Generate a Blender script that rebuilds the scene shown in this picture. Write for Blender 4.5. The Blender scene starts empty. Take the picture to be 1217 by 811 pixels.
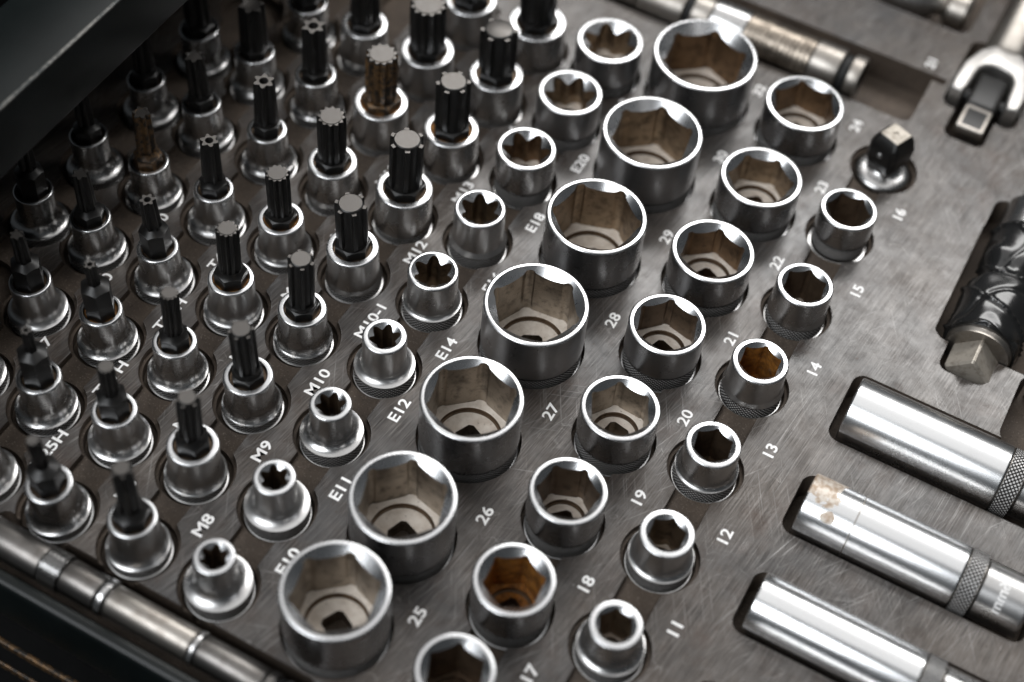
import bpy, bmesh, math, random
from mathutils import Matrix, Vector, noise
from mathutils.geometry import delaunay_2d_cdt
random.seed(7)
S = bpy.context.scene
COL = S.collection
MM = 0.001
PI = math.pi

# ---------------------------------------------------------------- camera (lengths in mm, x along a row, y along a column of the tray)
cam = bpy.data.cameras.new('camera'); co = bpy.data.objects.new('camera', cam); COL.objects.link(co)
FW = Vector((-0.23752133, 0.55196243, -0.7993254)); RT = Vector((0.87707317, 0.47555332, 0.06776212)); UP = Vector((-0.41752399, 0.68497191, 0.59706549))
CP = Vector((142.51279602, -331.17745915, 479.59523926))
co.matrix_world = Matrix(((RT.x, UP.x, -FW.x, CP.x*MM), (RT.y, UP.y, -FW.y, CP.y*MM), (RT.z, UP.z, -FW.z, CP.z*MM), (0, 0, 0, 1)))
cam.sensor_width = 36.0; cam.lens = 36.0*1836.5/1217
cam.clip_start = 0.02; cam.clip_end = 20
cam.dof.use_dof = True; cam.dof.focus_distance = 0.584; cam.dof.aperture_fstop = 4.0; cam.dof.aperture_blades = 9
S.camera = co

# ---------------------------------------------------------------- light
world = bpy.data.worlds.new('World'); S.world = world; world.use_nodes = True
bg = world.node_tree.nodes['Background']; bg.inputs[0].default_value = (0.85, 0.93, 1.0, 1); bg.inputs[1].default_value = 0.05
def area(name, pos, target, sx, sy, power, col):
    l = bpy.data.lights.new(name, 'AREA'); l.shape = 'RECTANGLE'; l.size = sx; l.size_y = sy; l.energy = power; l.color = col
    o = bpy.data.objects.new(name, l); COL.objects.link(o); o.location = pos
    o.rotation_euler = (Vector(target)-Vector(pos)).to_track_quat('-Z', 'Y').to_euler()
    return o
area('window_light', (0.0, 0.92, 0.95), (0.0, 0.0, 0), 1.25, 0.36, 12.5, (1.0, 0.99, 0.975))
area('skylight', (-0.05, 0.30, 1.35), (-0.05, 0.25, 0), 1.7, 1.3, 7.0, (1.0, 0.99, 0.98))
area('rear_window_light', (-0.5, -1.15, 1.45), (0.0, 0.0, 0), 1.25, 0.85, 24, (0.94, 0.97, 1.0))
vs = S.view_settings; vs.view_transform = 'Standard'; vs.look = 'None'; vs.exposure = 0; vs.gamma = 1; vs.use_curve_mapping = False

# ---------------------------------------------------------------- materials
def mat(name):
    m = bpy.data.materials.new(name); m.use_nodes = True
    nt = m.node_tree; b = nt.nodes['Principled BSDF']
    return m, nt, b
def nd(nt, t, **k):
    n = nt.nodes.new(t)
    for a, v in k.items():
        if hasattr(n, a): setattr(n, a, v)
        else: n.inputs[a.replace('_', ' ')].default_value = v
    return n
def noise_n(nt, scale, detail=4, rough=0.55, vec=None, dist=0.0):
    n = nd(nt, 'ShaderNodeTexNoise'); n.inputs['Scale'].default_value = scale; n.inputs['Detail'].default_value = detail
    n.inputs['Roughness'].default_value = rough; n.inputs['Distortion'].default_value = dist
    nt.links.new(vec if vec else pos(nt), n.inputs['Vector'])
    return n.outputs['Fac']
def pos(nt):
    g = nt.nodes.get('POS')
    if not g: g = nt.nodes.new('ShaderNodeNewGeometry'); g.name = 'POS'
    return g.outputs['Position']
def mapped(nt, rot, scale):
    r = nd(nt, 'ShaderNodeVectorRotate'); r.rotation_type = 'Z_AXIS'; r.inputs['Angle'].default_value = rot
    nt.links.new(pos(nt), r.inputs['Vector'])
    m = nd(nt, 'ShaderNodeVectorMath'); m.operation = 'MULTIPLY'; m.inputs[1].default_value = scale
    nt.links.new(r.outputs[0], m.inputs[0]); return m.outputs[0]
def ramp(nt, fac, stops, interp='LINEAR'):
    r = nd(nt, 'ShaderNodeValToRGB'); r.color_ramp.interpolation = interp
    while len(r.color_ramp.elements) < len(stops): r.color_ramp.elements.new(0.5)
    for e, (p, c) in zip(r.color_ramp.elements, stops):
        e.position = p; e.color = (c, c, c, 1) if isinstance(c, (int, float)) else (*c, 1)
    nt.links.new(fac, r.inputs[0]); return r.outputs[0]
def mixc(nt, fac, a, b, mode='MIX'):
    m = nd(nt, 'ShaderNodeMix'); m.data_type = 'RGBA'; m.blend_type = mode
    for s, v in ((m.inputs[0], fac), (m.inputs[6], a), (m.inputs[7], b)):
        if isinstance(v, (int, float)): s.default_value = v
        elif isinstance(v, tuple): s.default_value = (*v, 1)
        else: nt.links.new(v, s)
    return m.outputs[2]
def math_n(nt, op, a, b=0.0):
    m = nd(nt, 'ShaderNodeMath'); m.operation = op
    for s, v in ((m.inputs[0], a), (m.inputs[1], b)):
        if isinstance(v, (int, float)): s.default_value = v
        else: nt.links.new(v, s)
    return m.outputs[0]
def bump(nt, b, h, strength, dist, normal=None):
    n = nd(nt, 'ShaderNodeBump'); n.inputs['Strength'].default_value = strength; n.inputs['Distance'].default_value = dist
    nt.links.new(h, n.inputs['Height'])
    if normal: nt.links.new(normal, n.inputs['Normal'])
    nt.links.new(n.outputs[0], b.inputs['Normal'])
def bevel(nt, radius):
    n = nd(nt, 'ShaderNodeBevel'); n.samples = 4; n.inputs['Radius'].default_value = radius; return n.outputs[0]

def metal(name, col, r0, r1, grime=(0.16, 0.14, 0.12), amount=0.25, metallic=1.0, scale=160, vary=0.14, grain=0.06):
    m, nt, b = mat(name)
    n1 = noise_n(nt, scale, 6, 0.65); n2 = noise_n(nt, scale*5, 3)
    oi = nd(nt, 'ShaderNodeObjectInfo')
    c = mixc(nt, ramp(nt, n1, [(0.48, 0.0), (0.76, amount)]), col, grime)
    c = mixc(nt, ramp(nt, n2, [(0.64, 0.0), (0.72, amount*0.8)]), c, grime)
    c = mixc(nt, 1.0, c, ramp(nt, oi.outputs['Random'], [(0.0, 1.0-vary), (1.0, 1.0)]), 'MULTIPLY')
    nt.links.new(c, b.inputs['Base Color']); b.inputs['Metallic'].default_value = metallic
    r = nd(nt, 'ShaderNodeMapRange'); r.inputs[3].default_value = r0; r.inputs[4].default_value = r1
    mixr = math_n(nt, 'ADD', math_n(nt, 'MULTIPLY', n1, 0.75), math_n(nt, 'MULTIPLY', oi.outputs['Random'], 0.25))
    nt.links.new(mixr, r.inputs[0]); r.inputs[1].default_value = 0.25; r.inputs[2].default_value = 0.8
    nt.links.new(r.outputs[0], b.inputs['Roughness'])
    bump(nt, b, noise_n(nt, 2600, 2), grain, 0.0001)
    return m
CHROME = metal('satin_chrome', (0.58, 0.575, 0.57), 0.22, 0.36, grime=(0.10, 0.085, 0.07), amount=0.22)
DARKCHROME = metal('dark_satin_chrome', (0.45, 0.45, 0.455), 0.22, 0.36, grime=(0.10, 0.085, 0.07), amount=0.2)
POLISH = metal('polished_chrome', (0.74, 0.745, 0.755), 0.20, 0.34, amount=0.2)
OLDCHROME = metal('worn_chrome', (0.36, 0.335, 0.305), 0.32, 0.46, grime=(0.11, 0.08, 0.055), amount=0.5)
KNURL = metal('knurled_steel', (0.72, 0.71, 0.70), 0.48, 0.6, grime=(0.10, 0.09, 0.08), amount=0.3, metallic=0.45)
PALE = metal('pale_satin_steel', (0.52, 0.505, 0.485), 0.36, 0.5, amount=0.2)
WORNSQUARE = metal('worn_square_steel', (0.44, 0.40, 0.345), 0.38, 0.55, grime=(0.10, 0.075, 0.05), amount=0.7, metallic=0.45, scale=300)
BARSTEEL = metal('dull_bar_steel', (0.19, 0.18, 0.17), 0.3, 0.42, grime=(0.06, 0.045, 0.035), amount=0.5)
GRIME = metal('grimy_knurl_cuts', (0.022, 0.019, 0.016), 0.5, 0.7, grime=(0.02, 0.016, 0.012), amount=0.6, metallic=0.4)
BORE = metal('brown_bore_steel', (0.285, 0.22, 0.155), 0.28, 0.44, grime=(0.035, 0.022, 0.014), amount=0.95, metallic=0.95, scale=230)
BOREGREY = metal('grey_bore_steel', (0.34, 0.295, 0.245), 0.26, 0.42, grime=(0.04, 0.03, 0.022), amount=0.9, metallic=0.95, scale=230)
BOREBROWN = metal('stained_bore_steel', (0.19, 0.122, 0.07), 0.32, 0.48, grime=(0.035, 0.022, 0.013), amount=0.95, metallic=0.85, scale=230)
BOREDARK = metal('dark_bore_steel', (0.15, 0.105, 0.07), 0.34, 0.5, grime=(0.03, 0.02, 0.014), amount=0.8, metallic=0.75, scale=260)
m, nt, b = mat('rusty_bore_steel'); RUST = m
n1 = noise_n(nt, 240, 6, 0.7); n2 = noise_n(nt, 900, 4, 0.6)
c = mixc(nt, ramp(nt, n1, [(0.34, 0.0), (0.52, 0.6), (0.68, 1.0)]), (0.50, 0.225, 0.045), (0.075, 0.032, 0.012))
c = mixc(nt, ramp(nt, n2, [(0.55, 0.0), (0.70, 0.7)]), c, (0.26, 0.17, 0.10))
nt.links.new(c, b.inputs['Base Color']); b.inputs['Metallic'].default_value = 0.5; b.inputs['Roughness'].default_value = 0.5
bump(nt, b, n2, 0.3, 0.0003)
DEEP = metal('deep_socket_chrome', (0.78, 0.785, 0.79), 0.20, 0.30, amount=0.06, scale=60, vary=0.04, grain=0.01)
GREYSTEEL = metal('grey_worn_steel', (0.34, 0.335, 0.33), 0.36, 0.5, amount=0.35, scale=400)
WEDGE = metal('bit_face_steel', (0.14, 0.132, 0.125), 0.34, 0.50, amount=0.4, metallic=0.9, scale=700)

m, nt, b = mat('beige_floor_steel'); FLOOR = m
n1 = noise_n(nt, 900, 5, 0.7); n2 = noise_n(nt, 220, 4)
c = mixc(nt, ramp(nt, n2, [(0.35, 0.0), (0.7, 1.0)]), (0.86, 0.79, 0.71), (0.62, 0.54, 0.46))
c = mixc(nt, ramp(nt, n1, [(0.63, 0.0), (0.68, 0.85)]), c, (0.10, 0.05, 0.035))
nt.links.new(c, b.inputs['Base Color']); b.inputs['Metallic'].default_value = 0.12; b.inputs['Roughness'].default_value = 0.45
bump(nt, b, n1, 0.25, 0.0002)
m, nt, b = mat('black_void'); VOID = m
b.inputs['Base Color'].default_value = (0.012, 0.01, 0.009, 1); b.inputs['Roughness'].default_value = 0.7

m, nt, b = mat('black_oxide_steel'); OXIDE = m
n1 = noise_n(nt, 500, 5, 0.65)
nt.links.new(mixc(nt, ramp(nt, n1, [(0.55, 0.0), (0.75, 0.7)]), (0.007, 0.0066, 0.0063), (0.03, 0.024, 0.018)), b.inputs['Base Color'])
b.inputs['Roughness'].default_value = 0.36; b.inputs['Specular IOR Level'].default_value = 0.4
bump(nt, b, noise_n(nt, 1800, 3), 0.15, 0.0002)
m, nt, b = mat('bronzed_oxide_steel'); BRONZE = m
n1 = noise_n(nt, 420, 5, 0.65)
nt.links.new(mixc(nt, ramp(nt, n1, [(0.42, 0.0), (0.62, 1.0)]), (0.02, 0.017, 0.014), (0.17, 0.095, 0.04)), b.inputs['Base Color'])
b.inputs['Roughness'].default_value = 0.42; b.inputs['Metallic'].default_value = 0.4

# tray plate: grey plate with brushed lines, scratches and brown staining
m, nt, b = mat('tray_plate'); PLATE = m
big = noise_n(nt, 14, 6, 0.62); mid = noise_n(nt, 70, 5, 0.6); fine = noise_n(nt, 1500, 3, 0.6)
c = mixc(nt, ramp(nt, big, [(0.36, 0.0), (0.64, 1.0)]), (0.052, 0.049, 0.048), (0.098, 0.083, 0.072))
c = mixc(nt, ramp(nt, mid, [(0.50, 0.0), (0.72, 0.7)]), c, (0.045, 0.031, 0.023))
c = mixc(nt, ramp(nt, noise_n(nt, 33, 5, 0.7), [(0.55, 0.0), (0.75, 0.6)]), c, (0.125, 0.112, 0.104))
brush = noise_n(nt, 1.0, 4, 0.7, mapped(nt, 0.12, (2600, 60, 60)))
brush2 = noise_n(nt, 1.0, 3, 0.7, mapped(nt, -0.55, (1500, 40, 40)))
bl = ramp(nt, brush, [(0.30, 0.42), (0.70, 1.6)])
c = mixc(nt, 1.0, c, bl, 'MULTIPLY')
def scratch(rot, lon, lat, lo, hi, mask):
    n = noise_n(nt, 1.0, 2, 0.5, mapped(nt, rot, (lat, lon, lon)), 0.0)
    s = ramp(nt, n, [(lo, 0.0), (hi, 1.0)])
    return math_n(nt, 'MULTIPLY', s, ramp(nt, noise_n(nt, mask, 3), [(0.42, 0.0), (0.66, 1.0)]))
s = scratch(0.35, 24, 1400, 0.63, 0.68, 22)
for a in ((-0.5, 22, 1700, 0.64, 0.69, 26), (0.62, 26, 1500, 0.65, 0.70, 18), (0.1, 14, 1700, 0.62, 0.68, 30), (1.2, 20, 1600, 0.67, 0.72, 40)):
    s = math_n(nt, 'MAXIMUM', s, scratch(*a))
def curly(scale, mask, w):
    n = noise_n(nt, scale, 1.0, 0.4, None, 1.2)
    d = math_n(nt, 'ABSOLUTE', math_n(nt, 'SUBTRACT', n, 0.5))
    return math_n(nt, 'MULTIPLY', ramp(nt, d, [(0.0, 1.0), (w, 0.0)]), ramp(nt, noise_n(nt, mask, 3), [(0.55, 0.0), (0.64, 1.0)]))
s2 = math_n(nt, 'MAXIMUM', curly(60, 31, 0.004), curly(90, 37, 0.005))
c = mixc(nt, math_n(nt, 'MULTIPLY', s, 0.33), c, (0.40, 0.385, 0.37))
c = mixc(nt, math_n(nt, 'MULTIPLY', s2, 0.38), c, (0.42, 0.40, 0.38))
c = mixc(nt, ramp(nt, noise_n(nt, 24, 6, 0.72), [(0.56, 0.0), (0.70, 0.6)]), c, (0.062, 0.036, 0.024))
c = mixc(nt, ramp(nt, noise_n(nt, 420, 2, 0.5), [(0.715, 0.0), (0.74, 0.9)]), c, (0.045, 0.03, 0.024))
nt.links.new(c, b.inputs['Base Color'])
b.inputs['Metallic'].default_value = 0.06
gl = math_n(nt, 'MULTIPLY', ramp(nt, noise_n(nt, 30, 7, 0.68), [(0.34, 0.66), (0.68, 0.28)]), ramp(nt, brush, [(0.30, 0.4), (0.70, 1.5)]))
gl = math_n(nt, 'ADD', gl, math_n(nt, 'MULTIPLY', math_n(nt, 'MAXIMUM', s, s2), 0.28))
gl = math_n(nt, 'MULTIPLY', gl, ramp(nt, noise_n(nt, 170, 4, 0.65), [(0.40, 1.1), (0.70, 0.6)]))
nt.links.new(gl, b.inputs['Specular IOR Level'])
nt.links.new(ramp(nt, math_n(nt, 'ADD', math_n(nt, 'MULTIPLY', mid, 0.5), math_n(nt, 'MULTIPLY', brush, 0.5)), [(0.3, 0.15), (0.7, 0.33)]), b.inputs['Roughness'])
hh = math_n(nt, 'ADD', math_n(nt, 'MULTIPLY', brush, 0.6), math_n(nt, 'ADD', math_n(nt, 'MULTIPLY', brush2, 0.25), math_n(nt, 'MULTIPLY', s, -0.5)))
bump(nt, b, math_n(nt, 'ADD', hh, math_n(nt, 'MULTIPLY', fine, 0.3)), 0.3, 0.00015, bevel(nt, 0.0005))

m, nt, b = mat('tray_recess'); RECESS = m
n1 = noise_n(nt, 60, 5, 0.65); n2 = noise_n(nt, 1700, 3, 0.65)
c = mixc(nt, ramp(nt, n1, [(0.35, 0.0), (0.7, 1.0)]), (0.062, 0.048, 0.038), (0.098, 0.074, 0.056))
c = mixc(nt, ramp(nt, n2, [(0.60, 0.0), (0.68, 0.8)]), c, (0.24, 0.20, 0.165))
c = mixc(nt, ramp(nt, noise_n(nt, 800, 4), [(0.60, 0.0), (0.70, 0.7)]), c, (0.03, 0.022, 0.018))
nt.links.new(c, b.inputs['Base Color']); b.inputs['Roughness'].default_value = 0.72; b.inputs['Specular IOR Level'].default_value = 0.3
bump(nt, b, n2, 0.5, 0.0003, bevel(nt, 0.0006))

m, nt, b = mat('white_print'); PRINT = m
n1 = noise_n(nt, 900, 4, 0.7)
nt.links.new(mixc(nt, ramp(nt, n1, [(0.60, 0.0), (0.68, 0.7)]), (0.93, 0.92, 0.91), (0.25, 0.23, 0.21)), b.inputs['Base Color']); b.inputs['Roughness'].default_value = 0.32

def paint(name, col, rough, sp=0.5):
    m, nt, b = mat(name)
    n1 = noise_n(nt, 900, 3, 0.6); n2 = noise_n(nt, 30, 5, 0.6)
    nt.links.new(mixc(nt, ramp(nt, n2, [(0.4, 0.0), (0.75, 0.6)]), col, tuple(x*1.7+0.004 for x in col)), b.inputs['Base Color'])
    b.inputs['Roughness'].default_value = rough; b.inputs['Specular IOR Level'].default_value = sp
    bump(nt, b, n1, 0.1, 0.0002)
    return m
CASE = paint('dark_green_case_paint', (0.0025, 0.0042, 0.0042), 0.30, 0.28)
CASEBLACK = paint('black_case_plastic', (0.003, 0.003, 0.003), 0.7, 0.12)
RUBBER = paint('black_rubber', (0.012, 0.012, 0.012), 0.6, 0.3)
m, nt, b = mat('glossy_black_tape'); TAPE = m
b.inputs['Base Color'].default_value = (0.012, 0.012, 0.012, 1); b.inputs['Roughness'].default_value = 0.22; b.inputs['Coat Weight'].default_value = 0.4; b.inputs['Coat Roughness'].default_value = 0.12
bump(nt, b, noise_n(nt, 130, 3, 0.5), 0.25, 0.0006)
m, nt, b = mat('flaked_chrome'); FLAKED = m   # bright chrome with brown flaked patches at the mouth
n1 = noise_n(nt, 130, 4, 0.6); n2 = noise_n(nt, 500, 4)
sx = nd(nt, 'ShaderNodeSeparateXYZ'); nt.links.new(pos(nt), sx.inputs[0])
def spot(cx, cy, cz, r, rough_):
    d = nd(nt, 'ShaderNodeVectorMath'); d.operation = 'DISTANCE'; d.inputs[1].default_value = (cx*MM, cy*MM, cz*MM); nt.links.new(pos(nt), d.inputs[0])
    e = math_n(nt, 'ADD', math_n(nt, 'MULTIPLY', d.outputs['Value'], 1.0/(r*MM)), math_n(nt, 'MULTIPLY', math_n(nt, 'SUBTRACT', n1, 0.5), rough_))
    return ramp(nt, e, [(0.97, 1.0), (1.0, 0.0)])
fac = math_n(nt, 'MAXIMUM', spot(127, -3, 10, 12.0, 2.4), math_n(nt, 'MAXIMUM', spot(136.5, -17.5, 10, 2.4, 2.0), spot(150, -14, 11, 0.9, 1.5)))
nt.links.new(mixc(nt, fac, (0.72, 0.725, 0.73), mixc(nt, ramp(nt, n2, [(0.4, 0.0), (0.6, 1.0)]), (0.66, 0.60, 0.53), (0.40, 0.30, 0.22))), b.inputs['Base Color'])
nt.links.new(ramp(nt, fac, [(0.0, 1.0), (1.0, 0.3)]), b.inputs['Metallic']); nt.links.new(ramp(nt, fac, [(0.0, 0.26), (1.0, 0.5)]), b.inputs['Roughness'])

# ---------------------------------------------------------------- object helpers
def link_mesh(name, me, parent=None, mats=(), smooth=True, angle=38, sel=None):
    o = bpy.data.objects.new(name, me); COL.objects.link(o)
    if not me.materials:
        for mm_ in (mats if isinstance(mats, (list, tuple)) else [mats]): me.materials.append(mm_)
    if parent: o.parent = parent
    return o
def finish(me, smooth=True, angle=38):
    if smooth:
        for p in me.polygons: p.use_smooth = True
        me.set_sharp_from_angle(angle=math.radians(angle))
    me.update(); return me
def mesh(name, verts, faces, mi=None, smooth=True, angle=38):
    me = bpy.data.meshes.new(name); me.from_pydata([tuple(c*MM for c in v) for v in verts], [], faces); me.update()
    if mi: me.polygons.foreach_set('material_index', mi)
    return finish(me, smooth, angle)
def thing(name, label, cat, loc, rot=(0, 0, 0), group=None):
    o = bpy.data.objects.new(name, None); COL.objects.link(o); o.empty_display_size = 0.01
    o.location = [c*MM for c in loc]; o.rotation_euler = rot
    o['label'] = label; o['category'] = cat
    if group: o['group'] = group
    return o
def part(name, me, parent, mats): return link_mesh(name, me, parent, mats)
def rings_mesh(name, rings, n, cap0=False, cap1=False, mi=None, smooth=True, angle=38, flip=False):
    """rings: list of functions/constants (r, z), each r,z a number or f(theta)"""
    v = []; f = []; idx = []
    ev = lambda q, t: q(t) if callable(q) else q
    for (r, z) in rings:
        for i in range(n):
            t = 2*PI*i/n; rr = ev(r, t); v.append((rr*math.cos(t), rr*math.sin(t), ev(z, t)))
    for k in range(len(rings)-1):
        for i in range(n):
            j = (i+1) % n
            q = (k*n+i, k*n+j, (k+1)*n+j, (k+1)*n+i)
            f.append(q[::-1] if flip else q); idx.append(mi[k] if mi else 0)
    if cap0: f.append(tuple(range(n))[::-1]); idx.append(mi[0] if mi else 0)
    if cap1: f.append(tuple((len(rings)-1)*n+i for i in range(n))); idx.append(mi[-1] if mi else 0)
    return mesh(name, v, f, idx if mi else None, smooth, angle)
def arc(r, z, rad, a0, a1, k=4):
    return [(r+rad*math.cos(math.radians(a0+(a1-a0)*i/k)), z+rad*math.sin(math.radians(a0+(a1-a0)*i/k))) for i in range(k+1)]
def knurl_mesh(R, z0, z1, pitch=0.78, amp=0.35):
    """raised bright diamonds over dark, dirt-filled cuts"""
    n = int(2*PI*R/pitch/2)*2; rows = max(4, int((z1-z0)/(pitch*0.92))); dz = (z1-z0)/rows; dt = 2*PI/n
    v = []; f = []; mi = []
    P_ = lambda r, i, j: (r*math.cos(i*dt), r*math.sin(i*dt), z0+min(rows, max(0, j))*dz)
    for j in range(rows+1):
        for i in range(n):
            if (i+j) % 2: continue
            b0 = len(v); k = 0.56
            v += [P_(R-amp, i-1, j), P_(R-amp, i, j-1), P_(R-amp, i+1, j), P_(R-amp, i, j+1)]
            v += [P_(R, i-k, j), P_(R, i, j-k), P_(R, i+k, j), P_(R, i, j+k)]
            for q in range(4): f.append((b0+q, b0+(q+1) % 4, b0+4+(q+1) % 4, b0+4+q)); mi.append(1)
            f.append((b0+4, b0+5, b0+6, b0+7)); mi.append(0)
    return mesh('knurled_band', v, f, mi, smooth=False)
_kn = {}
def knurl(R, z0, z1, **k):
    key = (round(R, 1), z0, z1)
    if key not in _kn: _kn[key] = knurl_mesh(R, z0, z1, **k)
    return _kn[key]
def wrap60(t, rot):
    a = (t-rot+PI/6) % (PI/3) - PI/6      # 0 at a flat centre when rot is a flat centre
    return a
def hexr(AF, rot):
    """rot = angle of a corner; relief lobes in the corners"""
    def f(t):
        a = abs(wrap60(t, rot+PI/6)); w = math.radians(7.5); q = (PI/6-a)/w
        if q >= 1: return AF/2/math.cos(a)
        return AF/2/math.cos(PI/6-w) + AF*0.034*math.sqrt(max(0.0, 1-q*q))
    return f
def hexs(AF, rot=0):
    return lambda t: AF/2/math.cos(wrap60(t, rot+PI/6))*(1 if abs(wrap60(t, rot+PI/6)) < math.radians(28) else 0.992)
def sqr(h, rot=0):
    return lambda t: min(h/max(abs(math.cos(t-rot)), abs(math.sin(t-rot))), h*1.2)
def starr(R, inner, rot, n=6, p=1.2):
    return lambda t: R*(inner+(1-inner)*((1+math.cos(n*(t-rot)))/2)**p)
def etorx(R, rot):
    return lambda t: R*(0.70+0.30*((1+math.cos(6*(t-rot)))/2)**0.85)

def shell_profile(R, Rb, zt, zk=1.0, zb=-5.5, hk=0.75):
    """outer wall of a socket from the bottom edge up to the start of the top edge; zk = height of the bell edge"""
    p = [(Rb-2.2, zb), (Rb-0.5, zb), (Rb-0.1, zb+0.3), (Rb, zb+0.7), (Rb-0.1, zb+1.0), (Rb-0.95, zb+1.2)]
    if Rb > R+0.5:      # bell foot that flares out under a slimmer neck
        Re = Rb-0.3
        p += [(Re-0.7, zk), (Re-0.15, zk+0.12), (Re, zk+0.45)]
        if Re-R < 1.6:
            p += [(Re-0.12, zk+0.9), (R+0.25, zk+1.9), (R+0.05, zk+2.9)]
        else:
            h = (2.6 if hk > 0.6 else 1.5)+(Re-R)*hk; k = 9
            for i in range(k+1):
                a = PI/2*i/k
                p.append((R+(Re-0.15-R)*(1-math.sin(a)), zk+0.75+h*(0.2*math.sin(a)+0.8*(1-math.cos(a)))))
    else:
        p += [(R-0.9, 3.2), (R-0.85, 3.7), (R-0.35, 4.0), (R-0.05, 4.7), (R, 5.6)]
    e = 0.8
    p += [(R, zt-e-0.3)] + arc(R-e, zt-e, e, 0, 90, 4)
    return p
def knurl_zone(R, Rb): return (-4.25, 1.45) if Rb > R+0.5 else (-4.2, 3.15)

def hex_socket(name, x, y, R, zt, recess, corner, AF, label, group, bore, zfloor, Rb=None, floor_mat=None, drive=4.4, ri=None, lift=0, tilt=(0, 0)):
    t = thing(name, label, 'socket', (x, y, lift), (tilt[0], tilt[1], 0), group)
    Rb = Rb or R
    ri = ri or R*0.9
    n = 192 if R > 12.5 else 144
    rr = recess
    zc = lambda th: zt-0.25-0.8*(ri-0.2-rr(th))
    prof = shell_profile(R, Rb, zt, 1.5, hk=0.45) + [(ri+0.1, zt), (ri-0.2, zt-0.25), (rr, zc)]
    mi_ = [1 if k >= len(prof)-8 else 0 for k in range(len(prof)-1)]
    body = part('body', rings_mesh('body', prof, n, mi=mi_), t, [DARKCHROME if R > 12.5 else CHROME, POLISH])
    z0, z1 = knurl_zone(R, Rb)
    part('knurled_band', knurl(Rb-0.4 if Rb > R+0.5 else R-0.55, z0, z1), t, [KNURL, GRIME])
    part('recess_wall', rings_mesh('recess_wall', [(rr, zc), (rr, zfloor)], n, angle=25), t, bore)
    rmin = min(rr(2*PI*i/n) for i in range(n))
    rg = rmin*0.86
    dr = min(drive, rmin*0.42)
    fl = part('recess_floor', rings_mesh('recess_floor', [(rr, zfloor), (rg+0.15, zfloor-0.02), (rg, zfloor-0.2), (rg-0.1, zfloor-1.9), (rg-0.9, zfloor-2.0), (sqr(dr, corner+0.4), zfloor-1.3)], n, mi=[0, 0, 1, 1, 0], angle=25), t, [floor_mat or FLOOR, BOREDARK])
    part('drive_hole', rings_mesh('drive_hole', [(sqr(dr, corner+0.4), zfloor-1.3), (sqr(dr, corner+0.4), zfloor-9)], n, cap1=True, angle=25), fl, bore if bore is not RUST else BOREDARK)
    return t

# ---------------------------------------------------------------- layout (mm on the tray)
CORN = {'32':38,'30':39,'29':19,'28':6,'27':42,'26':47,'25':41,'24':56,'23':19,'22':39,'21':47,'20':56,'19':22,'18':34,'17':51,'16':9,'15':37,'14':35,'13':40,'12':33,'11':53,
        'E24':6,'E22':32,'E20':23,'E18':59,'E16':57,'E14':43,'E12':41,'E11':8,'E10':54}
BIG = {'32':(5.8,161.5,22.7),'30':(6.2,106.8,20.9),'29':(7.0,53.5,20.0),'28':(7.3,2.1,20.0),'27':(7.6,-47.7,18.8),'26':(7.5,-95.4,18.7),'25':(6.5,-136.7,18.5)}
MIDS = {'24':(52.9,163.8,17.0),'23':(53.6,113.8,17.0),'22':(52.6,66.8,16.6),'21':(52.6,24.1,14.9),'20':(54.0,-19.6,14.7),'19':(53.7,-60.6,14.0),'18':(53.9,-100.6,14.2),'17':(53.0,-138.9,13.3)}
SMALL = {'16':(90.9,119.5,11.8),'15':(90.3,72.7,11.3),'14':(89.6,29.0,10.9),'13':(89.4,-14.5,10.25),'12':(90.5,-56.5,9.8),'11':(90.4,-96.7,9.3)}
ETX = {'E24':(-35.7,153.6,14.7),'E22':(-35.7,115.3,13.8),'E20':(-36.1,76.4,12.4),'E18':(-36.3,37.6,10.3),'E16':(-36.1,0.2,9.9),'E14':(-35.7,-36.2,8.4),'E12':(-36.5,-72.1,7.7),'E11':(-36.5,-108.0,7.5),'E10':(-36.4,-143.9,7.2)}
# bit sockets: x, y, rim radius, tip height, tip radius
BITQ = [(-163.7,-117.5,7.9,44.2,2.3),(-163.7,-81.2,7.9,44.6,2.7),(-164.1,-44.5,8.0,42.3,3.3),(-163.2,-8.4,8.1,44.6,3.6),(-164.0,29.6,8.2,43.3,4.1),(-163.3,66.8,8.6,42.8,5.7),(-162.0,106.0,8.9,43.6,5.9),(-162.5,145.0,9.3,43.6,6.3)]
BITP = [(-132.5,-149.3,8.0,44.2,2.0),(-132.7,-115.0,8.1,44.4,2.1),(-132.8,-78.8,8.1,44.1,2.3),(-132.9,-43.1,8.1,44.8,3.1),(-132.8,-7.5,8.0,44.1,3.8),(-133.0,30.9,8.3,44.5,4.5),(-133.6,68.9,8.9,43.5,5.1),(-133.5,107.4,10.2,43.9,5.9),(-133.0,146.5,10.6,43.9,6.5)]
BITN = [(-101.8,-147.6,8.3,45.8,2.4),(-101.8,-112.4,8.2,44.1,3.1),(-101.6,-77.1,8.3,45.4,3.5),(-100.9,-41.8,8.9,45.8,4.4),(-101.6,-5.9,9.1,43.7,4.8),(-101.1,30.6,10.1,43.7,5.9),(-102.1,69.7,11.5,44.6,6.8),(-101.6,108.1,11.7,43.7,8.0),(-101.5,146.9,11.8,43.4,8.4)]
BITM = [(-69.2,-145.1,8.6,47.0,3.9),(-69.8,-110.4,9.3,46.2,4.2),(-69.6,-75.2,9.2,46.0,4.7),(-70.1,-39.7,9.3,46.4,5.1),(-69.8,-3.5,10.3,43.2,6.3),(-68.7,32.6,11.5,44.9,7.1),(-68.7,71.5,11.6,43.8,7.2),(-68.7,110.3,11.8,42.3,8.0),(-69.3,149.9,13.0,43.5,8.6)]
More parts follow.
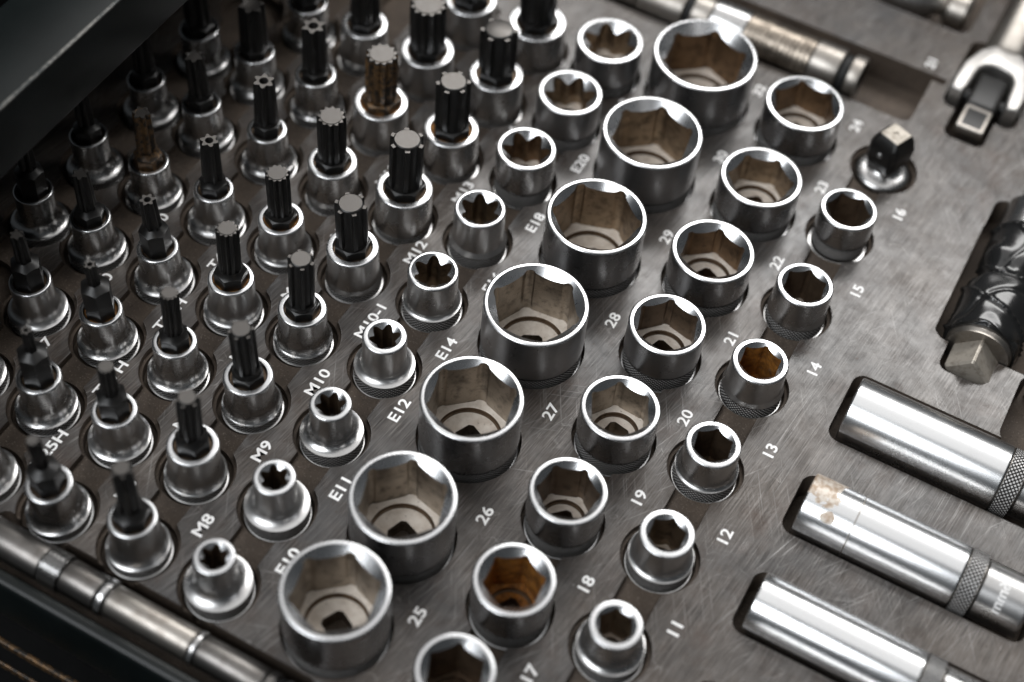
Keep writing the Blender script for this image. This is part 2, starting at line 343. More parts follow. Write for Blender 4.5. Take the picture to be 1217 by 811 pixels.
BITR = [(-191.5,-82.0,7.7,43.0,2.7),(-191.5,-45.4,7.8,43.5,3.1),(-191.7,-9.9,7.7,43.2,3.3),(-191.9,28.8,7.9,42.9,4.0),(-191.0,66.2,8.6,43.0,4.9),(-191.0,104.0,8.8,43.0,5.2)]
STUD = (93.5, 166.0)

# ---------------------------------------------------------------- tray: one plate cut by holes, grooves and pockets
def circle(cx, cy, R, n=56): return [(cx+R*math.cos(2*PI*i/n), cy+R*math.sin(2*PI*i/n)) for i in range(n)]
def rrect(x0, y0, x1, y1, r, k=6):
    p = []
    for (cx, cy, a0) in ((x1-r, y1-r, 0), (x0+r, y1-r, 90), (x0+r, y0+r, 180), (x1-r, y0+r, 270)):
        for i in range(k+1):
            a = math.radians(a0+90*i/k); p.append((cx+r*math.cos(a), cy+r*math.sin(a)))
    return p
SHAPES = []     # polygon, floor height
def hole(x, y, R, z=-6.5, ledge=True):
    if ledge: SHAPES.append((circle(x, y, R), -2.6)); SHAPES.append((circle(x, y, R-1.25), z))
    else: SHAPES.append((circle(x, y, R), z))
for k, (x, y, R) in BIG.items(): hole(x, y, R+0.9, ledge=False)
for k, (x, y, R) in MIDS.items(): hole(x, y, R+1.3, ledge=False)
for k, (x, y, R) in list(SMALL.items()): hole(x, y, 14.4)
for k, (x, y, R) in list(ETX.items()): hole(x, y, max(14.4, R+1.4), ledge=R < 12)
for row in (BITQ, BITP, BITN, BITM, BITR):
    for (x, y, R, zt, rt) in row: hole(x, y, 14.6 if R < 12.5 else 15.2)
hole(STUD[0], STUD[1], 14.6); hole(90.4, -137.0, 14.4)
GROOVES = [(-191.5, -215, 135), (-163.4, -215, 165), (-133.0, -158, 165), (-101.6, -158, 165), (-69.4, -158, 168), (-36.1, -155, 150), (53.4, -160, 170), (90.2, -160, 166)]
for (x, y0, y1) in GROOVES: SHAPES.append((rrect(x-7.0, y0, x+7.0, y1, 2), -2.6))
POCKETS = [rrect(-170, 198.5, 93.5, 234.5, 4), rrect(90, 230.5, 99.5, 234.6, 1),                 # upper extension bar
           rrect(122.5, 22.5, 235, 57.0, 5), rrect(122.5, -24.0, 214.5, 4.0, 5), rrect(122.5, -69.5, 214.5, -42.5, 5), rrect(122.0, -117, 210, -90.5, 5),   # deep sockets
           rrect(142.3, 90.5, 186, 176.5, 5), rrect(149.0, 76.0, 168.5, 96, 4), rrect(180, 55, 235, 92, 6),                               # taped adapter
           rrect(101.5, 219, 136, 268, 5), rrect(108.5, 200.5, 127, 224, 4), rrect(107.5, 262, 133, 345, 4),                             # universal joint
           rrect(43, 268.5, 98, 330, 6), rrect(-118, -182, 13, -157.0, 4)]
for pz in POCKETS: SHAPES.append((pz, -14.0))
SHAPES.append((rrect(142.0, 92, 150, 160, 3), -3.0))
X0, X1, Y0, Y1 = -232, 330, -176.5, 380
verts = [(X0, Y0), (X1, Y0), (X1, Y1), (X0, Y1)]; edges = [(0, 1), (1, 2), (2, 3), (3, 0)]
for poly, z in SHAPES:
    b0 = len(verts); verts += [(max(X0, min(X1, p[0])), max(Y0, min(Y1, p[1]))) for p in poly]
    edges += [(b0+i, b0+(i+1) % len(poly)) for i in range(len(poly))]
cv, ce, cf, *_ = delaunay_2d_cdt([Vector(v) for v in verts], edges, [], 0, 1e-4)
boxes = [(min(p[0] for p in q), max(p[0] for p in q), min(p[1] for p in q), max(p[1] for p in q)) for q, z in SHAPES]
def inside(poly, x, y):
    c = False; j = len(poly)-1
    for i in range(len(poly)):
        xi, yi = poly[i]; xj, yj = poly[j]
        if (yi > y) != (yj > y) and x < (xj-xi)*(y-yi)/(yj-yi)+xi: c = not c
        j = i
    return c
lev = []
for tri in cf:
    cx = sum(cv[i].x for i in tri)/3; cy = sum(cv[i].y for i in tri)/3; z = 0.0
    for (q, zz), bb in zip(SHAPES, boxes):
        if zz < z and bb[0] <= cx <= bb[1] and bb[2] <= cy <= bb[3] and inside(q, cx, cy): z = zz
    lev.append(z)
PV = []; PF = []; PM = []; key = {}
def pv(i, z):
    k = (i, z)
    if k not in key: key[k] = len(PV); PV.append((cv[i].x, cv[i].y, z))
    return key[k]
emap = {}
for ti, tri in enumerate(cf):
    a = sum((cv[tri[k]].x*cv[tri[(k+1) % 3]].y-cv[tri[(k+1) % 3]].x*cv[tri[k]].y) for k in range(3))
    tr = tuple(tri) if a > 0 else tuple(tri)[::-1]
    PF.append(tuple(pv(i, lev[ti]) for i in tr)); PM.append(0 if lev[ti] == 0 else 1)
    for k in range(3):
        emap.setdefault((tr[k], tr[(k+1) % 3]), []).append(ti)
for (a, b_), ts in list(emap.items()):
    o2 = emap.get((b_, a))
    if o2:
        za, zb = lev[ts[0]], lev[o2[0]]
        if za > zb: PF.append((pv(a, zb), pv(b_, zb), pv(b_, za), pv(a, za))[::-1]); PM.append(1)
tray = thing('tool_tray', 'grey scratched tray plate with round holes and pockets that hold every tool', 'tray', (0, 0, 0))
part('tray_plate', mesh('tray_plate', PV, PF, PM, smooth=False), tray, [PLATE, RECESS])

# printed size markings, each word one flat print on the plate
def text_mesh(body, size, sx=1.25):
    cu = bpy.data.curves.new('size_marking', 'FONT'); cu.body = body; cu.size = size; cu.align_x = 'CENTER'; cu.align_y = 'CENTER'; cu.resolution_u = 3; cu.offset = size*0.022
    o = bpy.data.objects.new('tmp', cu); COL.objects.link(o)
    bpy.context.view_layer.update()
    me = bpy.data.meshes.new_from_object(o.evaluated_get(bpy.context.evaluated_depsgraph_get()))
    bpy.data.objects.remove(o); bpy.data.curves.remove(cu)
    for v in me.vertices: v.co.x *= sx
    me.name = 'size_marking'; me.materials.clear()
    return me
MARKS = [('E10',-20.8,-124.6),('E11',-21.0,-90.1),('E12',-20.5,-50.4),('E14',-19.7,-16.5),('E16',-20.3,21.5),('E18',-20.6,58.5),('E20',-19.9,98.1),('E22',-20.0,138.0),
         ('25',28.5,-119.9),('26',29.0,-73.5),('27',28.5,-21.7),('28',29.4,29.8),('29',29.4,80.5),('30',30.1,134.2),('32',28.4,181.3),
         ('17',71.7,-119.6),('18',72.9,-79.9),('19',73.7,-38.7),('20',73.5,2.4),('21',73.5,46.5),('22',74.2,91.8),('23',74.5,141.2),('24',74.1,184.1),
         ('11',107.1,-79.3),('12',107.4,-37.4),('13',107.4,5.1),('14',107.6,49.1),('15',108.2,95.1),('16',108.8,144.0),
         ('M8',-54.2,-127.7),('M9',-53.9,-91.6),('M10',-53.3,-55.4),('M10-1',-51.6,-19.8),('M12',-54.5,18.8),('M13',-54.2,57.4),('M14',-53.5,95.5),
         ('M5',-86.0,-129.5),('M6',-86.0,-94.5),('M7',-86.0,-58.5),('M8',-86.0,-23.5),('M9',-86.0,12.5),('M10',-86.0,49.0),
         ('T27',-150.6,-96.6),('T30',-150.6,-59.6),('T40',-150.6,-23.0),('T25H',-119.6,-129.5),('T27H',-119.9,-93.4),('T30H',-119.0,-57.6),('T40H',-119.0,-22.0),('21',89.7,241.8)]
for body, x, y in MARKS:
    o = part('size_marking', text_mesh(body, 6.0*MM), tray, PRINT)
    o.location = (x*MM, y*MM, 0.00006); o.rotation_euler = (0, 0, PI/2)

# ---------------------------------------------------------------- hex and star sockets
ordn = ['nearest', 'second nearest', 'third nearest', 'fourth nearest', 'fifth nearest', 'sixth nearest', 'seventh nearest', 'eighth nearest', 'ninth nearest']
corner = lambda k: math.radians(CORN[k])
for k, (x, y, R) in BIG.items():
    AF = float(k)*1.06 if float(k) < 30 else float(k)*1.0
    hex_socket('hex_socket', x, y, R, 26.3, hexr(AF, corner(k)), corner(k), AF, 'large chrome hex socket left of the printed %s, %s in its row' % (k, ordn[6-list(BIG).index(k)]), 'large hex sockets', {'32': BOREBROWN, '30': BORE, '29': BORE, '28': BOREGREY, '27': BOREGREY, '26': BOREGREY, '25': BOREGREY}[k], 2.0, ri=R-1.75)
for k, (x, y, R) in MIDS.items():
    AF = min(float(k)*1.03, (R-1.4)*1.73)
    bore = {'18': RUST, '19': BOREDARK, '21': BOREDARK, '17': BOREDARK, '22': BOREBROWN, '24': BOREBROWN, '20': BOREGREY}.get(k, BORE)
    hex_socket('hex_socket', x, y, R, 20.1, hexr(AF, corner(k)), corner(k), AF, 'medium chrome hex socket%s left of the printed %s' % (' (rusty inside)' if k == '18' else '', k + ', ' + ordn[7-list(MIDS).index(k)] + ' in its row'), 'medium hex sockets',
               bore, {'18': -1.0, '19': 0.0, '17': -2.0}.get(k, 4.0), ri=R-1.9, floor_mat={'18': RUST, '17': BOREDARK}.get(k))
for k, (x, y, R) in SMALL.items():
    AF = float(k)*1.0
    bore = {'14': RUST, '15': BOREDARK, '16': BOREDARK, '13': BOREDARK}.get(k, BORE)
    hex_socket('hex_socket', x, y, R, 17.0, hexr(AF, corner(k)), corner(k), AF, 'small chrome hex socket%s left of the printed %s' % (' (rusty inside)' if k == '14' else '', k + ', ' + ordn[5-list(SMALL).index(k)] + ' in its row'), 'small hex sockets',
               bore, -2.0, Rb=12.3, ri=min(R-1.7, AF*0.61+0.2), floor_mat={'14': RUST, '13': BOREDARK}.get(k))
for k, (x, y, R) in ETX.items():
    rs = R*0.80 if R > 9 else R*0.70
    hex_socket('star_socket', x, y, R, 19.9, etorx(rs, corner(k)), corner(k), 10,
               'chrome star socket %s' % ('to the left of the printed %s' % k if k not in ('E22', 'E24') else {'E22': 'second from the back, between the printed E20 and the extension bar', 'E24': 'at the back of its row, nearest the extension bar'}[k]),
               'star sockets', BOREBROWN if k == 'E20' else BORE if R > 9 else BOREDARK, 4.0 if R > 11 else 1.0, Rb=max(12.1, R), ri=rs*1.06)

# ---------------------------------------------------------------- bit sockets
_hold = {}
def holder_meshes(R, hexc):
    key_ = (round(R, 1), round(hexc, 1))
    if key_ not in _hold:
        Rb = max(11.7, R+0.85); zt = 17.5; n = 64; rb = hexc*1.05
        prof = shell_profile(R, Rb, zt, -0.6) + [(rb+0.45, zt), (rb+0.1, zt-0.35), (rb, zt-0.9)]
        mi_ = [1 if k >= len(prof)-8 else 0 for k in range(len(prof)-1)]
        _hold[key_] = (rings_mesh('holder', prof, n, mi=mi_), rings_mesh('bore', [(rb, zt-0.9), (rb-0.1, zt-1.5), (hexc*0.7, zt-1.6)], n), knurl(Rb-0.7, -4.25, -0.65))
    return _hold[key_]
def bit_socket(x, y, R, zt, rt, kind, label, group, rust=False, bronze=False, seed=0):
    rnd = random.Random(seed*31+5)
    t = thing('bit_socket', label, 'bit socket', (x, y, rnd.uniform(-0.3, 0.3)), (rnd.uniform(-0.03, 0.03), rnd.uniform(-0.03, 0.03), rnd.uniform(0, PI)), group)
    hexc = 5.8 if R < 8.55 else (6.4 if R < 10 else (7.1 if R < 11.2 else 8.1))
    if rt > hexc: hexc = rt+0.1
    hm, bm, km = holder_meshes(R, hexc)
    h = part('holder', hm, t, [CHROME, POLISH]); part('knurled_band', km, h, [KNURL, GRIME])
    bo = bpy.data.objects.new('bore', bm); COL.objects.link(bo); bo.parent = h
    if not bm.materials: bm.materials.append(BOREDARK)
    bo.material_slots[0].link = 'OBJECT'; bo.material_slots[0].material = RUST if rust else BOREDARK
    AF = hexc*1.732*1.01
    hx = hexs(AF)
    zs = 32 if rt < 2.6 else (28.5 if rt < 3.2 else (22.0 if rt < 4.6 else 20.5))
    if kind in ('spline', 'ribe'): zs = min(zs, 31.0-rt*1.25)
    zs = max(zs, 20.5)
    dark = BRONZE if bronze else OXIDE
    rin = max(rt*0.98, hexc*0.84)
    zc = lambda th: zs-0.62*max(0.0, hx(th)-rin)
    b_ = part('bit', rings_mesh('bit', [(hx, 13.0), (hx, zc), (min(rin, hexc*0.86), zs), (min(rt*1.02, hexc*0.84), zs+(1.6 if rt < hexc*0.8 else 0.1))], 72, cap1=True, angle=30), t, dark)
    z0 = zs-0.2
    n = 96
    if kind in ('torx', 'hollow'): fr = starr(rt, 0.66, 0, 6, 1.1)
    elif kind == 'spline': fr = lambda th: rt*(0.79+0.21*(1-abs(((th*12/(2*PI)) % 1)-0.5)*2)**0.9)
    else: fr = lambda th: rt*(1.0 if abs(((th*6/(2*PI)) % 1)-0.5) < 0.17 else 0.77)
    sc = lambda k: (lambda th: fr(th)*k)
    root = lambda th: min(rt, hexc*0.9)*0.9
    flare = min(1.16, hexc*0.97/rt) if kind in ('torx', 'hollow') else 1.0
    frb = lambda th: fr(th)*flare
    zb_ = z0+min(2.5, (zt-z0)*0.25)
    if kind == 'hollow':
        hr = rt*0.40
        rings = [(root, z0), (frb, zb_), (fr, zt-0.5), (sc(0.95), zt), (hr*1.05, zt), (hr, zt-0.25), (hr, zt-4)]; rings_i = [0, 0, 2, 1, 3, 3]
    elif kind == 'ribe':
        rings = [(root, z0), (frb, zb_), (fr, zt-1.2), (sc(0.97), zt-0.8), (rt*0.765, zt-0.8), (rt*0.76, zt-0.3), (rt*0.69, zt), (0.01, zt)]; rings_i = [0, 0, 2, 1, 0, 2, 1]
    elif kind == 'spline':
        rings = [(root, z0), (frb, zb_), (fr, zt-0.9), (sc(0.93), zt-0.3), (rt*0.74, zt-0.25), (rt*0.72, zt), (0.01, zt)]; rings_i = [0, 0, 2, 1, 0, 1]
    else:
        rings = [(root, z0), (frb, zb_), (fr, zt-0.5), (sc(0.95), zt), (rt*0.62, zt), (rt*0.58, zt-0.12), (0.01, zt-0.12)]; rings_i = [0, 0, 2, 1, 0, 1]
    me = rings_mesh('tip', rings, n, cap1=(kind == 'hollow'), mi=rings_i, angle=30)
    part('tip', me, b_, [dark, WEDGE, dark if not bronze else WEDGE, VOID])
    return t
sd = 0
VISM = {0: 'M8', 1: 'M9', 2: 'M10', 3: 'M10-1', 4: 'M12', 5: 'M13'}
for i, (x, y, R, zt, rt) in enumerate(BITM):
    sd += 1
    lab = 'chrome holder with black six-key bit to the left of the printed %s' % VISM[i] if i in VISM else 'thick black six-key bit in chrome holder, %s of its row to the camera' % ordn[i]
    bit_socket(x, y, R, zt, rt, 'ribe', lab, 'six-key bit sockets', rust=i in (6,), seed=sd)
for i, (x, y, R, zt, rt) in enumerate(BITN):
    sd += 1
    lab = 'chrome holder with %s twelve-spline bit, %s of its row to the camera' % ('bronze-brown' if i == 6 else 'black', ordn[i])
    bit_socket(x, y, R, zt, rt, 'spline', lab, 'twelve-spline bit sockets', rust=i in (3, 4, 6), bronze=i == 6, seed=sd)
for i, (x, y, R, zt, rt) in enumerate(BITP):
    sd += 1
    if i == 8: continue
    bit_socket(x, y, R, zt, rt, 'hollow', 'chrome holder with hollow-ended star bit, %s of its row to the camera' % ordn[i], 'hollow star bit sockets', rust=i == 2, seed=sd)
for i, (x, y, R, zt, rt) in enumerate(BITQ):
    sd += 1
    if i == 7: continue
    bit_socket(x, y, R, zt, rt, 'torx', 'chrome holder with solid-ended star bit, %s of its row to the camera' % ordn[i], 'solid star bit sockets', bronze=i == 3, seed=sd)
for i, (x, y, R, zt, rt) in enumerate(BITR):
    sd += 1
    if i in (0, 5): continue
    bit_socket(x, y, R, zt, rt, 'torx', 'shadowed bit socket under the black drawer edge, %s of its row to the camera' % ordn[i-1], 'shadowed bit sockets', seed=sd)

# ---------------------------------------------------------------- square drive stud
t = thing('drive_stud', 'chrome domed stud with a black square drive head, behind the printed 16', 'adapter', (STUD[0], STUD[1], 0), (0, 0, 0))
part('flange', rings_mesh('flange', [(11.0, -4), (12.0, -4), (12.2, -3.0), (12.1, -2.2)] + [(12.0*math.cos(a*PI/2/8), -2.2+3.6*math.sin(a*PI/2/8)) for a in range(1, 6)] + [(5.5, 1.9), (5.2, 2.6)], 72), t, CHROME)
def sq_ring(h, z, ch, rot):
    return (lambda th: min(h/max(abs(math.cos(th-rot)), abs(math.sin(th-rot))), ch), z)
rot = math.radians(-22)
part('neck', rings_mesh('neck', [sq_ring(5.6, 1.2, 7.2, rot), sq_ring(5.4, 2.6, 7.0, rot), sq_ring(6.6, 5.0, 8.4, rot)], 96, angle=25), t, GREYSTEEL)
hd = part('drive_head', rings_mesh('drive_head', [sq_ring(6.2, 4.6, 8.0, rot), sq_ring(7.6, 8.2, 9.2, rot), sq_ring(7.8, 14.8, 9.4, rot), sq_ring(6.9, 18.2, 8.4, rot), sq_ring(4.9, 21.0, 6.8, rot), sq_ring(4.7, 21.2, 6.6, rot)], 96, angle=22), t, OXIDE)
part('head_face', rings_mesh('head_face', [sq_ring(4.75, 21.18, 6.65, rot), sq_ring(4.5, 21.32, 6.4, rot), (1.3, 21.3), (1.1, 20.8), (0.05, 20.7)], 96, angle=22), hd, WORNSQUARE)
def ball(name, r, parent, loc, m_, n=24):
    me = rings_mesh(name, [(max(0.01, r*math.cos(a)), r*math.sin(a)) for a in [(-0.5+i/10)*PI for i in range(11)]], n)
    o = part(name, me, parent, m_); o.location = [c*MM for c in loc]; return o
a = rot+PI
ball('detent_ball', 1.6, hd, (7.1*math.cos(a), 7.1*math.sin(a), 13), GREYSTEEL)
ball('detent_ball', 1.6, hd, (7.1*math.cos(a+PI/2), 7.1*math.sin(a+PI/2), 13), GREYSTEEL)

# ---------------------------------------------------------------- lying cylinders; local z is the long axis
def lathe_part(name, prof, parent, m_, n=72, cap0=False, cap1=False, angle=35):
    return part(name, rings_mesh(name, prof, n, cap0, cap1, angle=angle), parent, m_)
ALONG_X = (0, PI/2, 0)
def wrap_text(body, size, R, zc, ang, parent, m_, flip=1):
    me = text_mesh(body, size, 1.1)
    for v in me.vertices:
        s, h = v.co.x/MM, v.co.y/MM
        th = ang+s/R
        v.co = Vector((R*math.cos(th)*MM, R*math.sin(th)*MM, (zc-h)*MM))
    me.name = 'engraved_marking'
    return part('engraved_marking', me, parent, m_)
def deep_socket(y, R, xl, zax, body_len, label, m_, R2=None, end=24, mark=None):
    t = thing('deep_socket', label, 'socket', (xl, y, zax), ALONG_X, 'deep spark plug sockets')
    L = body_len; R2 = R2 or R*0.9
    bd = lathe_part('body', [(R-2.0, 14), (R-2.0, 0.6), (R-1.6, 0.1)] + arc(R-0.8, 0.8, 0.8, -90, 0, 4) + [(R, L-0.8)] + arc(R-0.8, L-0.8, 0.8, 0, 90, 3) + [(R-1.6, L)], t, m_, 96)
    if m_ is FLAKED: lathe_part('seam_ring', [(R-0.3, 19.0), (R+0.07, 19.2), (R+0.07, 19.6), (R-0.3, 19.8)], t, OLDCHROME, 96)
    o = part('knurled_band', knurl_mesh(R-0.2, L+0.3, L+6.3, pitch=0.86, amp=0.4), t, [KNURL, GRIME])
    lathe_part('knurl_seat', [(R-1.8, L-0.2), (R-0.9, L+0.1), (R-0.9, L+6.5), (R-1.8, L+6.8)], t, OLDCHROME, 72)
    tl = lathe_part('drive_end', [(R2-0.8, L+6.6), (R2, L+7.6), (R2, L+6+end-1.5)] + arc(R2-1.2, L+6+end-1.2, 1.2, 0, 90, 3) + [(6, L+6+end)], t, CHROME, 72, cap1=True)
    if mark: wrap_text(mark, 5.4*MM, R2+0.03, L+6+end*0.45, math.radians(205), tl, PRINT)
    return t
deep_socket(38.5, 13.2, 126.0, 0.5, 61, 'shiny deep socket nearest the black taped adapter', DEEP, 11.8, 26)
deep_socket(-10.0, 12.5, 126.5, 0.5, 60, 'deep socket with brown flaked chrome at its mouth', FLAKED, 11.0, 19, mark='16mm')
deep_socket(-56.2, 11.6, 126.5, 0.5, 60, 'shiny deep socket nearest the bottom right corner', DEEP, 10.2, 19)
deep_socket(-103.5, 11.4, 126.5, -1.0, 60, 'deep socket whose end just shows at the bottom edge', DEEP, 10.0, 19)

# upper extension bar
t = thing('extension_bar', 'thick worn steel extension bar lying in the long back pocket', 'extension bar', (-110, 211.0, 1.0), ALONG_X)
def seg(name, x0, x1, R, m_, e=0.6): return lathe_part(name, [(R-e-1.5, x0), (R-e, x0)] + arc(R-e, x0+e, e, -90, 0, 3) + arc(R-e, x1-e, e, 0, 90, 3) + [(R-e-1.5, x1)], t, m_, 64)
X = lambda x: x+124
core = lathe_part('core', [(7.0, X(-108)), (7.0, X(49))], t, OXIDE, 40, True, True)
seg('end_collar', X(-105), X(-58), 10.2, OLDCHROME); seg('sleeve', X(-57.6), X(-35), 10.8, OLDCHROME)
seg('rubber_ring', X(-34.5), X(-32.0), 9.0, RUBBER); seg('collar', X(-31.5), X(-22.5), 10.0, OLDCHROME)
seg('sleeve', X(-22.0), X(-5.0), 10.8, CHROME)
for i in range(13): seg('turned_ring', X(-4.7+i*2.5), X(-2.35+i*2.5), 10.65 if i % 3 else 10.8, BOREGREY, 0.25)
seg('sleeve', X(28.0), X(41.5), 10.9, OLDCHROME); seg('rubber_ring', X(41.8), X(45.5), 9.2, RUBBER); seg('end_collar', X(45.8), X(51.5), 10.5, OLDCHROME)

# lower extension bar by the case edge
t = thing('extension_bar', 'slim chrome extension bar along the case lip at bottom left', 'extension bar', (-116, -168.0, 2.5), ALONG_X)
X = lambda x: x+116
core = lathe_part('core', [(4.6, X(-115)), (4.6, X(12))], t, GREYSTEEL, 40, True, True)
seg('shaft', X(-115), X(-89.5), 6.6, BARSTEEL)
part('knurled_band', knurl_mesh(6.8, X(-89), X(-81.5), pitch=0.9, amp=0.35), t, [CHROME, GRIME])
seg('shaft', X(-81), X(-66.5), 6.4, BARSTEEL); seg('ring', X(-66), X(-63), 6.7, CHROME)
seg('shaft', X(-62.5), X(-29), 5.9, OLDCHROME); seg('ring', X(-28.6), X(-26.5), 6.3, CHROME)
seg('shaft', X(-26), X(-1.5), 5.8, BARSTEEL); seg('ring', X(-1), X(2.5), 6.1, BARSTEEL); seg('rubber_ring', X(3), X(5), 5.4, RUBBER); seg('end_collar', X(5.4), X(10), 5.7, CHROME)

# ---------------------------------------------------------------- universal joint at top right (long axis along y)
ALONG_Y = (-PI/2, 0, 0)
t = thing('universal_joint', 'steel universal joint with pale forked yoke in the right back pocket', 'universal joint', (118.5, 205, -1.0), (0, 0, 0))
def boxm(name, x0, x1, y0, y1, z0, z1, bev=0.6):
    bm = bmesh.new(); bmesh.ops.create_cube(bm, size=1.0)
    for v in bm.verts: v.co = Vector(((x0+x1)/2+v.co.x*(x1-x0), (y0+y1)/2+v.co.y*(y1-y0), (z0+z1)/2+v.co.z*(z1-z0)))
    if bev: bmesh.ops.bevel(bm, geom=list(bm.edges), offset=bev, segments=3, affect='EDGES', profile=0.6)
    bmesh.ops.scale(bm, vec=(MM, MM, MM), verts=bm.verts)
    me = bpy.data.meshes.new(name); bm.to_mesh(me); bm.free(); return finish(me, True, 40)
def prism(name, outline, z0, z1, bev=0.8):
    bm = bmesh.new(); vs_ = [bm.verts.new((p[0], p[1], z0)) for p in outline]; f_ = bm.faces.new(vs_)
    if f_.normal.z > 0 or f_.calc_area() and True: pass
    r_ = bmesh.ops.extrude_face_region(bm, geom=[f_])
    for v in [g for g in r_['geom'] if isinstance(g, bmesh.types.BMVert)]: v.co.z = z1
    bmesh.ops.recalc_face_normals(bm, faces=bm.faces)
    if bev:
        es = [e for e in bm.edges if abs(e.verts[0].co.z-e.verts[1].co.z) < 1e-6]
        bmesh.ops.bevel(bm, geom=es, offset=bev, segments=3, affect='EDGES', profile=0.5)
    bmesh.ops.scale(bm, vec=(MM, MM, MM), verts=bm.verts)
    me = bpy.data.meshes.new(name); bm.to_mesh(me); bm.free(); return finish(me, True, 40)
# yoke: a fork with two arms open towards the square end
out = [(-15.5, 19), (-16.3, 26), (-15.5, 38), (-11.5, 50), (-6, 56.5), (6, 56.5), (11.5, 50), (15.5, 38), (16.3, 26), (15.5, 19), (10.5, 18), (9.2, 24), (8.6, 34)]
out += [(8.2*math.cos(math.radians(a_)), 36+6.5*math.sin(math.radians(a_))) for a_ in range(10, 171, 16)]
out += [(-8.6, 34), (-9.2, 24), (-10.5, 18)]
part('yoke', prism('yoke', out[::-1], -8.5, 8.5, 1.6), t, PALE)
sh = lathe_part('shaft', [(9.5, 54), (10.8, 56), (10.8, 150)], t, OLDCHROME, 64, True, True); sh.rotation_euler = ALONG_Y; 
sh.rotation_euler = (-PI/2, 0, 0)
bl = part('cross_block', boxm('cross_block', -7.2, 7.2, 14, 38, -6.8, 6.8, 3.0), t, OXIDE)
pn = lathe_part('pivot_pin', [(3.2, -16.9), (3.2, 16.9)], t, OXIDE, 32, True, True); pn.rotation_euler = (0, PI/2, 0); pn.location = (0, 0.026, 0)
ds = part('drive_square', boxm('drive_square', -6.4, 6.4, -1, 15, -6.2, 6.0, 1.0), t, OLDCHROME)
part('drive_face', boxm('drive_face', -4.6, 4.6, 0.8, 12.4, 5.2, 6.12, 0.05), ds, OXIDE)

# ---------------------------------------------------------------- black taped adapter (long axis along y)
t = thing('taped_adapter', 'socket adapter wrapped in wrinkled glossy black tape with bare square end', 'adapter', (160.5, 78.5, -1.0), (0, 0, 0))
def tube_y(name, rf, y0, y1, ny, n, m_, parent, caps=True):
    v = []; f = []
    for j in range(ny+1):
        yy = y0+(y1-y0)*j/ny
        for i in range(n):
            th = 2*PI*i/n; r_ = rf(th, yy); v.append((r_*math.cos(th), yy, -r_*math.sin(th)))
    for j in range(ny):
        for i in range(n): f.append((j*n+i, j*n+(i+1) % n, (j+1)*n+(i+1) % n, (j+1)*n+i))
    if caps: f.append(tuple(range(n))[::-1]); f.append(tuple(ny*n+i for i in range(n)))
    return part(name, mesh(name, v, f, angle=60), parent, m_)
def tape_r(th, yy):
    base = 14.2 + (1.0 if yy < 46 else 0.0) - 2.2*math.exp(-((yy-52)/5.0)**2)
    if yy < 18: base -= (18-yy)*0.25
    p = Vector((math.cos(th)*0.9, math.sin(th)*0.9, yy*0.045))
    w = abs(noise.noise(p*1.3+Vector((3, 1, 7))))          # pulled creases
    ridge = 1-abs(math.sin(th*1.0+yy*0.16+1.6*noise.noise(p*0.9)))
    lump = 1.9*math.exp(-((yy-60)/6)**2)*max(0, math.cos(th*3+0.8))
    fold = abs(math.sin(th*1.5-yy*0.11+1.2*noise.noise(p*1.1+Vector((9, 2, 4)))))
    return base-1.4*w+1.5*ridge**7+lump*0.8-0.9*(1-fold)**5
tube_y('tape_wrap', tape_r, 16, 79, 90, 128, TAPE, t)
tube_y('collar', lambda th, yy: 12.7 if yy < 14.0 else 13.3, 12.5, 17.0, 8, 72, OLDCHROME, t)
tube_y('end_sleeve', lambda th, yy: 13.6, 78, 96, 4, 72, CHROME, t)
sqf = lambda th, yy: min(6.9/max(abs(math.cos(th-PI/4)), abs(math.sin(th-PI/4))), 9.3) - (1.0-yy if yy < 1 else 0)*0.8
tube_y('drive_square', sqf, 0, 13.5, 12, 96, WORNSQUARE, t).data.set_sharp_from_angle(angle=math.radians(22))

# ---------------------------------------------------------------- pieces at the top edge of the frame
t = thing('ball_adapter', 'dark rounded steel adapter cut off by the top edge of the frame', 'adapter', (50, 287, -3), ALONG_X)
lathe_part('head', [(3, 0), (8, 1), (11, 5), (12, 12), (11, 20), (8, 26), (6, 28)], t, GREYSTEEL, 64, True, True)
lathe_part('neck', [(6, 27.5), (5, 31), (9, 34), (9.5, 42), (8, 44)], t, OLDCHROME, 64, True, True)

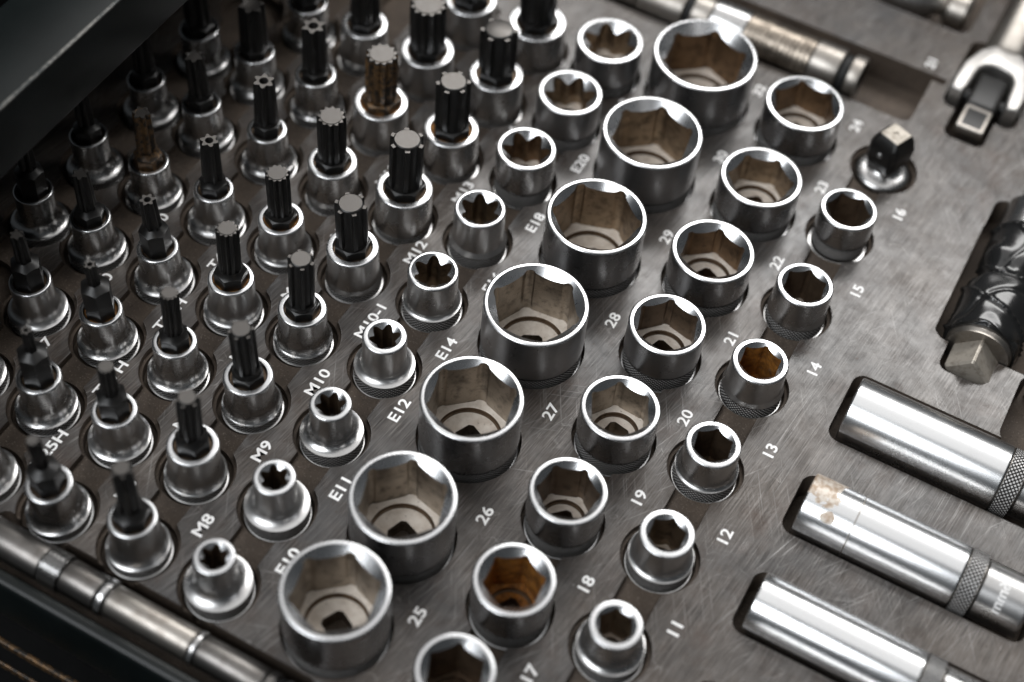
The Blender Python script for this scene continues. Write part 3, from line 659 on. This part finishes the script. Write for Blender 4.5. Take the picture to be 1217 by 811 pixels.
# ---------------------------------------------------------------- the case round the tray
t = thing('drawer_edge', 'black painted metal drawer edge overhanging the bits at top left', 'drawer', (0, 0, 0))
def strip(name, pts, y0, y1, parent, m_, axis='y', bevr=1.4):
    bm = bmesh.new()
    vs_ = [bm.verts.new((p[0], y0, p[1]) if axis == 'y' else (y0, p[0], p[1])) for p in pts]; f_ = bm.faces.new(vs_)
    r_ = bmesh.ops.extrude_face_region(bm, geom=[f_])
    for v in [g for g in r_['geom'] if isinstance(g, bmesh.types.BMVert)]:
        if axis == 'y': v.co.y = y1
        else: v.co.x = y1
    bmesh.ops.recalc_face_normals(bm, faces=bm.faces)
    k = 1 if axis == 'y' else 0
    es = [e for e in bm.edges if abs(e.verts[0].co[k]-e.verts[1].co[k]) > 1]
    bmesh.ops.bevel(bm, geom=es, offset=bevr, segments=4, affect='EDGES', profile=0.5)
    bmesh.ops.scale(bm, vec=(MM, MM, MM), verts=bm.verts)
    me = bpy.data.meshes.new(name); bm.to_mesh(me); bm.free()
    return part(name, finish(me, True, 30), parent, m_)
strip('front_rail', [(-164.0, 72), (-164.0, 99.7), (-196.0, 101), (-196.0, 95), (-169, 94), (-169, 72)], -230, 330, t, CASE, bevr=1.2)
m, nt, b = mat('painted_edge_highlight'); EDGEHIGHLIGHT = m  # bright edge highlight of the rail, put into the colour as broken light grey
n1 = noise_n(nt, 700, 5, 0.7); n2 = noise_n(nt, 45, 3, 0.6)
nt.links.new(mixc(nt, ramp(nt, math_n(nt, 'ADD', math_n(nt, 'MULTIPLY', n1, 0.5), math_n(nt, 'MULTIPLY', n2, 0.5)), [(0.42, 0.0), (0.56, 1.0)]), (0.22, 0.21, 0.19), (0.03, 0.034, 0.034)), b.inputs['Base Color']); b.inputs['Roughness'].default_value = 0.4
strip('edge_highlight', [(-163.9, 98.7), (-163.9, 99.75), (-165.3, 99.85), (-165.3, 98.7)], -230, 330, t, EDGEHIGHLIGHT, bevr=0.4)  # thin strip added on the rail's top corner to carry the painted highlight
strip('drawer_floor', [(-169.5, 75), (-169.5, 79), (-330, 79), (-330, 75)], -230, 330, t, CASEBLACK, bevr=0.8)
strip('inner_rail', [(-205, 79.5), (-205, 99), (-219, 99.5), (-219, 79.5)], -230, 330, t, CASEBLACK, bevr=1.2)
t = thing('case_wall', 'dark green-black case lip with slide rails below the slim extension bar', 'toolbox', (0, 0, 0))
strip('lip', [(-176.9, -16), (-176.9, 4.0), (-182.5, 4.0), (-185.5, -16)], -330, 330, t, CASE, 'x', bevr=2.2)
strip('slide_rail', [(-187.5, -34), (-187.5, -30), (-189.5, -30), (-189.5, -34)], -330, -46, t, BRONZE, 'x', bevr=0.6)
strip('slide_rail', [(-194.0, -36), (-194.0, -32), (-195.2, -32), (-195.2, -36)], -330, -60, t, BRONZE, 'x', bevr=0.6)
strip('base_ledge', [(250, -150), (250, -130), (-420, -130), (-420, -150)], -330, 330, t, CASEBLACK, 'x', bevr=1.0)
